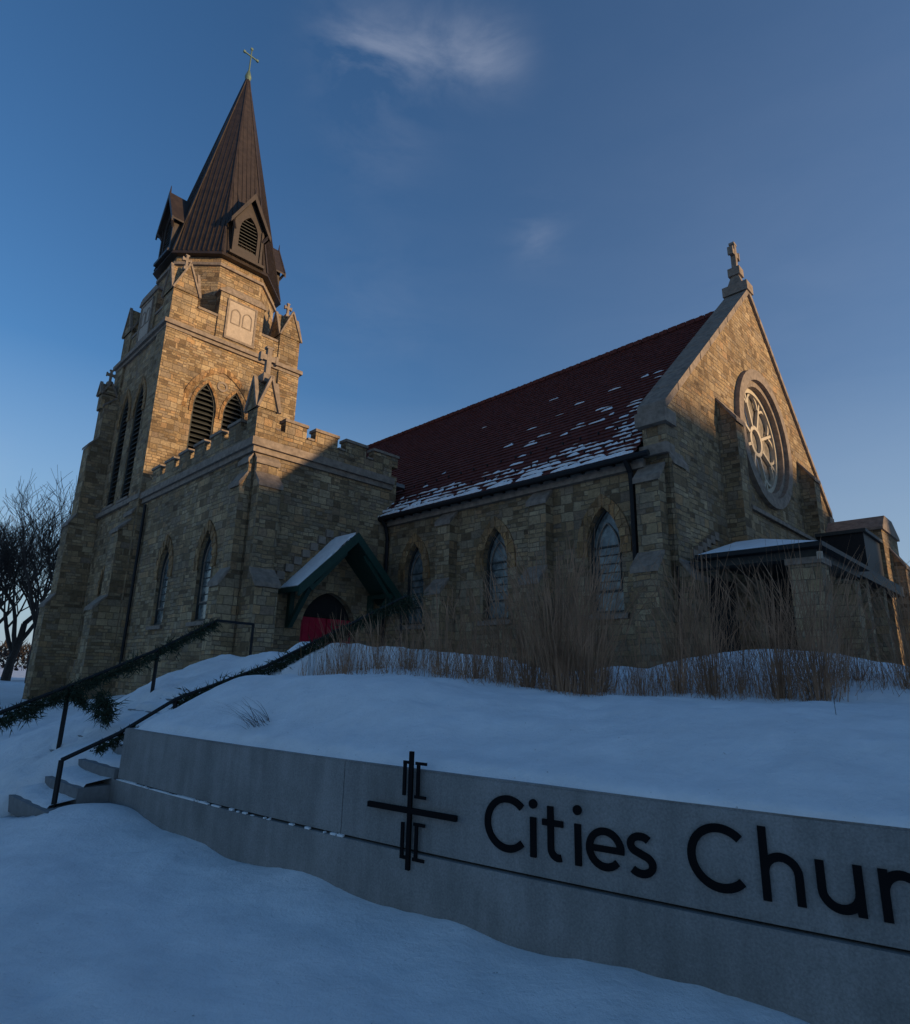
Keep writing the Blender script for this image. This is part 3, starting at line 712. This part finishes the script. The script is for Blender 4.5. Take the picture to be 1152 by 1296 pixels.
def ge(mb,x):
    ribbon(mb,arc(x+.1,.103,.086,0,318,34)); ribbon(mb,ln(x+.02,.103,x+.186+.017,.103),.030,f1=-.0155)
def gs(mb,x):
    ribbon(mb,arc(x+.07,.151,.052,38,225,16,.040)+arc(x+.07,.060,.058,62,-142,18,.043))
def gh(mb,x):
    ribbon(mb,ln(x,0,x,.315)); ribbon(mb,arc(x+.07,.12,.07,180,0,18,.072)+[(x+.14,LB)],f1=-.0155)
def gu(mb,x):
    ribbon(mb,[(x,LB+.205),(x,LB+.09)]+arc(x+.072,.088,.072,180,360,18,.070)); ribbon(mb,ln(x+.145,0,x+.145,.205),f1=-.0155)
def gr(mb,x):
    ribbon(mb,ln(x,0,x,.205)); ribbon(mb,arc(x+.068,.115,.068,180,62,12,.075),f1=-.0155)
def gc(mb,x): ribbon(mb,arc(x+.1,.103,.086,45,315,30))
mb=MB()
gC(mb,1.035); gi(mb,1.35); gt(mb,1.457); gi(mb,1.617); ge(mb,1.667); gs(mb,1.887)
gC(mb,2.19); gh(mb,2.535); gu(mb,2.762); gr(mb,3.0); gc(mb,3.13); gh(mb,3.39)
mb.done('church_name_lettering',SW)
mb=MB()
ribbon(mb,[(.49,-.49),(.49,-1.185)],.030,f0=-.024,f1=-.042); ribbon(mb,[(.14,-.845),(.85,-.845)],.033,f0=-.023,f1=-.046)
for sg,zc in ((1,-.66),(-1,-1.02)):
    ribbon(mb,[(.435,zc-.1),(.435,zc+.1)],.024,f0=-.023,f1=-.034); ribbon(mb,[(.545,zc-.1),(.545,zc+.1)],.024,f0=-.023,f1=-.034)
    for e in (-.1,.1): ribbon(mb,[(.52,zc+e),(.61,zc+e)],.018,f0=-.023,f1=-.032)
    ribbon(mb,[(.42,zc+sg*.1),(.47,zc+sg*.1)],.018,f0=-.023,f1=-.032)
mb.done('cross_logo',SW)
# ------------------------------------------------------------------ stairs
ST=empty('entrance_steps')
mb=MB(); mc=MB()
for i in range(7):
    q=-.62+.30*i; z=-1.30+.15*i
    wallstrip(mb,SE-2.3,SE+(.3 if i==0 else (-.09 if q<-.05 else -.045)),q,q+1.6,z-.15-.002*i,z,'ledge',.3)
    pa=-2.2
    vs=[];fs=[];n=60
    for k in range(n+1):
        p=pa+( (-.10) -pa)*k/n
        h=.03+.06*sm((-.75-p)/.5)+.03*abs(nz2(p,i,3.5,3))
        e=.05+.05*nz2(p,i*3.3,4,7)
        for (dd,hh) in ((e,0.0),(e+.02,h*.7),(e+.1,h),(.305,h+.02)):
            x,y=Wp(SE+p,q+dd); vs.append((x,y,z+.002+hh))
    for k in range(n):
        for c in range(3): a=k*4+c; fs.append((a,a+4,a+5,a+1))
    mc.raw(vs,fs,'snow')
mb.done('treads',ST); mc.done('tread_snow',ST,smooth=True)
# ------------------------------------------------------------------ railings + garland
def garland(mb,pts,rad=.085,dens=340,droop=.04):
    for a,b_ in zip(pts[:-1],pts[1:]):
        a=Vector(a);b_=Vector(b_);L_=(b_-a).length; d=(b_-a).normalized()
        for k in range(int(L_*dens)):
            t=R(); c=a+(b_-a)*t
            lump=.6+.6*abs(noise.noise(Vector((c.x*2.5,c.y*2.5,c.z*2.5))))*3
            c=c+Vector((U(-1,1),U(-1,1),U(-1.2,.7)))*rad*.45*lump+Vector((0,0,-droop))
            dr=(Vector((U(-1,1),U(-1,1),U(-1.1,.7)))+d*U(-.6,1)).normalized(); l=U(.05,.16)*lump
            w=dr.cross(Vector((U(-1,1),U(-1,1),U(-1,1)))).normalized()
            for j in range(3):
                w2=(w if j%2 else -w); st=c+dr*l*(j/3.5); e=st+(dr*.8+w2*.75).normalized()*l*.55
                s_=dr.cross(w2).normalized()*.007+w2*.003
                mb.poly([st-s_,st+s_,e],'ever')
            s_=w*.007; mb.poly([c-s_,c+s_,c+dr*l],'ever')
def W3(p,q,z): x,y=Wp(SE+p,q); return (x,y,z)
RL=empty('stair_railing')
mb=MB()
near=[W3(-.12,-.5,-.88),W3(-.12,.0,-.66),W3(-.12,.55,-.33),W3(-.12,1.65,.05),W3(-.12,4.1,1.2)]
mb.tube(near,.021,'black',8)
mb.beam(W3(-.12,-.5,-1.6),W3(-.12,-.5,-.88),.035,.035,'black')
for q,z in ((.55,-.33),(2.2,.3),(4.0,1.15)): mb.beam(W3(-.12,q,z-1.0),W3(-.12,q,z),.035,.035,'black')
mb.done('handrail',RL)
mb=MB(); garland(mb,[W3(-.12,-.2,-.77),W3(-.12,.15,-.58)],.06,420); garland(mb,near[2:4],.10,420); garland(mb,near[3:],.13,480,.05)
garland(mb,[W3(-.12,3.4,.85),W3(-.12,4.3,1.2)],.2,400,.02); mb.done('garland',RL)
RF=empty('stair_railing')
mb=MB()
far_=[(-5.5,6.2,-.95),(-4.75,8.0,-.24),(-4.27,9.2,.26),(-3.88,10.3,.78),(-3.5,11.0,.78)]
mb.tube(far_,.022,'black',8)
for (x,y,z) in far_[1:3]+[far_[4]]: mb.beam((x,y,z-1.0),(x,y,z),.038,.038,'black')
mb.done('handrail',RF)
mb=MB(); garland(mb,far_[:2],.13,460,.08); garland(mb,far_[1:3],.10,380,.06); garland(mb,far_[2:4],.08,330)
c=far_[1]
garland(mb,[(c[0]+.05,c[1],c[2]-.02),(c[0]+.2,c[1]+.1,c[2]-.2)],.12,700)
garland(mb,[(-4.3,7.9,-.28),(-4.0,7.6,-.55)],.11,480)
mb.done('garland',RF)
# ------------------------------------------------------------------ ornamental grass
mb=MB()
def bankz(x,y):
    s,d=Winv(x,y); return bank_h(s-SE,d)-.03
def blade(x,y,ang,lean,h,w,curv,mat='dry',tip=0):
    z=bankz(x,y); n=5; dx,dy=math.cos(ang),math.sin(ang); px,py=-dy,dx
    if R()<.6: px,py=1,0
    pr_=None
    for i in range(n+1):
        t=i/n; o=lean*t*h+curv*t**3*h; zz=z+h*t*(1-.3*lean*t)
        ww=w*(1-.7*t)
        if tip and i>=n-1: ww=w*1.7 if i==n-1 else w*.5
        c=(x+dx*o+U(-.004,.004),y+dy*o,zz)
        cur=((c[0]-px*ww,c[1]-py*ww,c[2]),(c[0]+px*ww,c[1]+py*ww,c[2]))
        if pr_: mb.poly([pr_[0],pr_[1],cur[1],cur[0]],mat)
        pr_=cur
cl=[(-1.35,8.2,.8,60),(-.95,8.3,.8,60),(-.55,8.0,.7,60),(-.1,7.7,1.1,90),(.3,7.8,1.05,100),(.6,7.5,1.2,90),(.9,7.3,1.4,170),(1.2,7.1,1.6,250),(1.5,7.1,1.6,240),(1.75,7.4,1.3,110),
(2.2,7.4,.9,50),(2.6,7.3,1.4,150),(2.95,7.2,1.5,170),(3.3,7.3,1.3,80),(3.55,6.9,1.5,190),(3.85,6.7,1.5,210),(4.2,7.1,1.2,80),(4.6,7.2,1.1,70),(4.95,6.8,1.2,150),(5.3,6.7,1.25,160),(5.8,7.1,1.2,110)]
for (x,y,h,n) in cl:
    for k in range(n):
        a=U(0,2*math.pi); r=abs(random.gauss(0,.13)); 
        blade(x+math.cos(a)*r,y+math.sin(a)*r,a+U(-.6,.6),abs(random.gauss(0,.25)),h*U(.4,1.2),U(.0018,.0034),U(-.05,.28),tip=R()<.5)
for k in range(2300):
    x=U(-1.8,6.4); y=7.7+U(-.5,.8)-.12*x
    blade(x,y,U(0,6.28),abs(random.gauss(0,.3)),U(.15,.75)*(.6+.4*abs(noise.noise(Vector((x*1.3,0,0))))*2),U(.0017,.003),U(-.1,.25))
for k in range(260):
    x=U(-1.2,6.2); blade(x,7.35+U(-.5,.3)-.10*x,U(3.4,6.0),U(.8,1.6),U(.2,.6),.0024,.2)
mb.done('ornamental_grass')
mb=MB()
for k in range(34):
    a=U(2.6,4.6); x,y=-1.65+U(-.1,.1),5.75+U(-.1,.1)
    blade(x,y,a,U(.5,1.6),U(.10,.34),.003,U(0,.3),'bark')
for k in range(2):
    blade(2.75,4.6,1.2,.05,.22,.002,.1,'bark')
mb.done('dead_weeds')
# ------------------------------------------------------------------ bare trees
def tree(name,x,y,z,h,seed,depth=6):
    rnd=random.Random(seed); mb=MB()
    def br(p,d,l,r,lv):
        pts=[p]; rr=[r]; n=3; dd=d.copy(); q=p.copy()
        for i in range(n):
            dd=(dd+Vector((rnd.uniform(-1,1),rnd.uniform(-1,1),rnd.uniform(-.2,.7)))*.16).normalized()
            q=q+dd*l/n; pts.append(q.copy()); rr.append(max(.009,r*(1-.4*(i+1)/n)))
        mb.tube(pts,rr,'bark',6 if lv<2 else 3)
        if lv>=depth: return
        k=3 if lv>0 else 4
        for j in range(k):
            t=rnd.uniform(.4,1) if j else 1
            i=min(n-1,int(t*n)); pp=pts[i].lerp(pts[i+1],t*n-i) if t<1 else pts[-1]
            ax=Vector((rnd.uniform(-1,1),rnd.uniform(-1,1),rnd.uniform(-.2,.7))).normalized()
            nd=(dd+ax*rnd.uniform(.5,.95)).normalized()
            br(pp,nd,l*rnd.uniform(.70,.88),max(.012,r*.56),lv+1)
    br(Vector((x,y,z)),Vector((0,0,1)),h*.21,h*.016,0)
    mb.done(name,uv=False)
tree('bare_tree',-24.3,37,-1,15.5,3); tree('bare_tree',-28.5,41,-1,17.5,5); tree('bare_tree',-29.5,46,-1,16,19); tree('bare_tree',-34,46,-1,17,12); tree('bare_tree',-28,38,-1,14,31)
mb=MB()
for k in range(16000):
    x=U(-110,-24); y=60+U(-3,6)
    hh=2.2+1.6*noise.noise(Vector((x*.15,0,0)))+.9*noise.noise(Vector((x*.7,0,4)))
    z=-.6+hh*R()**.7
    c=Vector((x,y,z)); d=Vector((U(-1,1),U(-1,1),U(.2,1.5))).normalized()*U(.3,1.0); w=Vector((U(-1,1),U(-1,1),U(-.3,.3)))*.11
    mb.poly([c-w,c+w,c+d],'bark')
mb.done('distant_shrubs',uv=False)
# unseen buildings added across the street, sized to shade the lower walls
def shade_building(name,al,pp,wd,ln_,h):
    sd=Vector((.935,-.355)); pd=Vector((.355,.935)); c=sd*al+pd*pp
    e=empty(name,(c.x,c.y,-1.6),math.atan2(pd.y,pd.x)); mb=MB()
    mb.box(-ln_/2,ln_/2,-wd/2,wd/2,0,h-.5,'brick'); mb.box(-ln_/2-.2,ln_/2+.2,-wd/2-.2,wd/2+.2,h-.5,h,'trim')
    k=-ln_/2+1.5
    while k<ln_/2-1.5:
        zz=1.2
        while zz<h-2.2: mb.box(k,k+1.3,wd/2,wd/2+.05,zz,zz+1.6,'glass'); mb.box(k-.1,k+1.4,wd/2,wd/2+.09,zz-.15,zz-.003,'trim'); zz+=3.1
        k+=3
    mb.done('walls',e)
shade_building('offscreen_shade_building',52,4,12,44,13.6)
shade_building('offscreen_shade_building',52,36,12,18,12.8)

# ------------------------------------------------------------------ light
AZ=Vector((.935,-.355)); EL=math.radians(6.0)
S=Vector((AZ.x*math.cos(EL),AZ.y*math.cos(EL),math.sin(EL)))
ld=bpy.data.lights.new('sun','SUN'); ld.energy=5.0; ld.angle=math.radians(1.4); ld.color=(1,.70,.38)
lo_=bpy.data.objects.new('sun',ld); lo_.rotation_euler=S.to_track_quat('Z','Y').to_euler(); lo_.location=(60,-30,30); COL.objects.link(lo_)
w=bpy.data.worlds.new('World'); sc.world=w; w.use_nodes=True; nt=w.node_tree; L=nt.links
bg=nt.nodes['Background']; sky=N(nt,'ShaderNodeTexSky',sky_type='NISHITA'); sky.sun_disc=False
sky.sun_elevation=EL; sky.sun_rotation=math.atan2(AZ.x,AZ.y); sky.air_density=1.0; sky.dust_density=.4; sky.ozone_density=2.5
tc=N(nt,'ShaderNodeTexCoord')
mp=N(nt,'ShaderNodeMapping'); mp.inputs['Scale'].default_value=(2.0,2.0,6.0); mp.inputs['Rotation'].default_value=(.25,-.1,0); L.new(tc.outputs['Generated'],mp.inputs['Vector'])
cn=N(nt,'ShaderNodeTexNoise',inp={'Scale':3.0,'Detail':8.0,'Roughness':.6,'Distortion':.4}); L.new(mp.outputs[0],cn.inputs['Vector'])
cr=ramp(nt,[(.36,(0,0,0)),(.72,(1,1,1))]); L.new(cn.outputs['Fac'],cr.inputs[0])
def lobes(lst):
    acc=None
    for (dv,k,amp) in lst:
        v=Vector(dv).normalized()
        dt=N(nt,'ShaderNodeVectorMath',operation='DOT_PRODUCT'); L.new(tc.outputs['Generated'],dt.inputs[0]); dt.inputs[1].default_value=v
        s1=N(nt,'ShaderNodeMath',operation='SUBTRACT'); L.new(dt.outputs['Value'],s1.inputs[0]); s1.inputs[1].default_value=1.0
        s2=N(nt,'ShaderNodeMath',operation='MULTIPLY'); L.new(s1.outputs[0],s2.inputs[0]); s2.inputs[1].default_value=k
        s3=N(nt,'ShaderNodeMath',operation='EXPONENT'); L.new(s2.outputs[0],s3.inputs[0])
        s4=N(nt,'ShaderNodeMath',operation='MULTIPLY'); L.new(s3.outputs[0],s4.inputs[0]); s4.inputs[1].default_value=amp
        if acc is None: acc=s4.outputs[0]
        else:
            ad=N(nt,'ShaderNodeMath',operation='ADD'); L.new(acc,ad.inputs[0]); L.new(s4.outputs[0],ad.inputs[1]); acc=ad.outputs[0]
    return acc
a1=lobes([((-.16,.62,.784),1100,.45),((-.11,.62,.784),1100,.6),((-.05,.62,.784),1100,.7),((.01,.62,.784),1100,.7),((.05,.625,.78),1500,.5),((-.12,.68,.72),350,.24),((.11,.77,.63),1300,.4),((-.13,.83,.53),150,.12),((-.64,.73,.24),600,.4),((-.61,.76,.19),900,.4)])
ml=N(nt,'ShaderNodeMath',operation='MULTIPLY'); L.new(a1,ml.inputs[0]); L.new(cr.outputs[0],ml.inputs[1]); ml.use_clamp=True
mm=N(nt,'ShaderNodeMath',operation='MULTIPLY'); L.new(ml.outputs[0],mm.inputs[0]); mm.inputs[1].default_value=.40
a2=lobes([((.62,.72,.30),6,.24)])
cr2=ramp(nt,[(.2,(.75,.75,.75)),(.8,(1,1,1))]); L.new(cn.outputs['Fac'],cr2.inputs[0])
m2=N(nt,'ShaderNodeMath',operation='MULTIPLY'); L.new(a2,m2.inputs[0]); L.new(cr2.outputs[0],m2.inputs[1])
hs=N(nt,'ShaderNodeHueSaturation',inp={'Saturation':1.06,'Value':1.0}); L.new(sky.outputs[0],hs.inputs['Color'])
tn=mixc(nt,1.0,hs.outputs[0],(.96,1.22,1.50),'MULTIPLY')
sx=N(nt,'ShaderNodeSeparateXYZ'); L.new(tc.outputs['Generated'],sx.inputs[0])
rh=ramp(nt,[(0.0,(.9,.9,.9)),(.12,(.62,.62,.62)),(.42,(0,0,0))]); L.new(sx.outputs['Z'],rh.inputs[0])
th=mixc(nt,rh.outputs[0],tn,(2.5,3.2,4.1))
c1=mixc(nt,m2.outputs[0],th,(2.7,3.2,4.3))
cc=mixc(nt,mm.outputs[0],c1,(3.7,4.0,4.8))
L.new(cc,bg.inputs['Color']); bg.inputs['Strength'].default_value=.14
# ------------------------------------------------------------------ camera
cd=bpy.data.cameras.new('camera'); co=bpy.data.objects.new('camera',cd); COL.objects.link(co)
cd.sensor_fit='HORIZONTAL'; cd.sensor_width=36; cd.lens=36*780/1152; cd.clip_end=3000; cd.clip_start=.05
pitch=math.radians(14.8); roll=.023
co.matrix_world=Matrix.Rotation(math.pi/2+pitch,4,'X')@Matrix.Rotation(roll,4,'Z')
sc.camera=co
sc.view_settings.view_transform='Standard'; sc.view_settings.look='None'; sc.view_settings.exposure=0
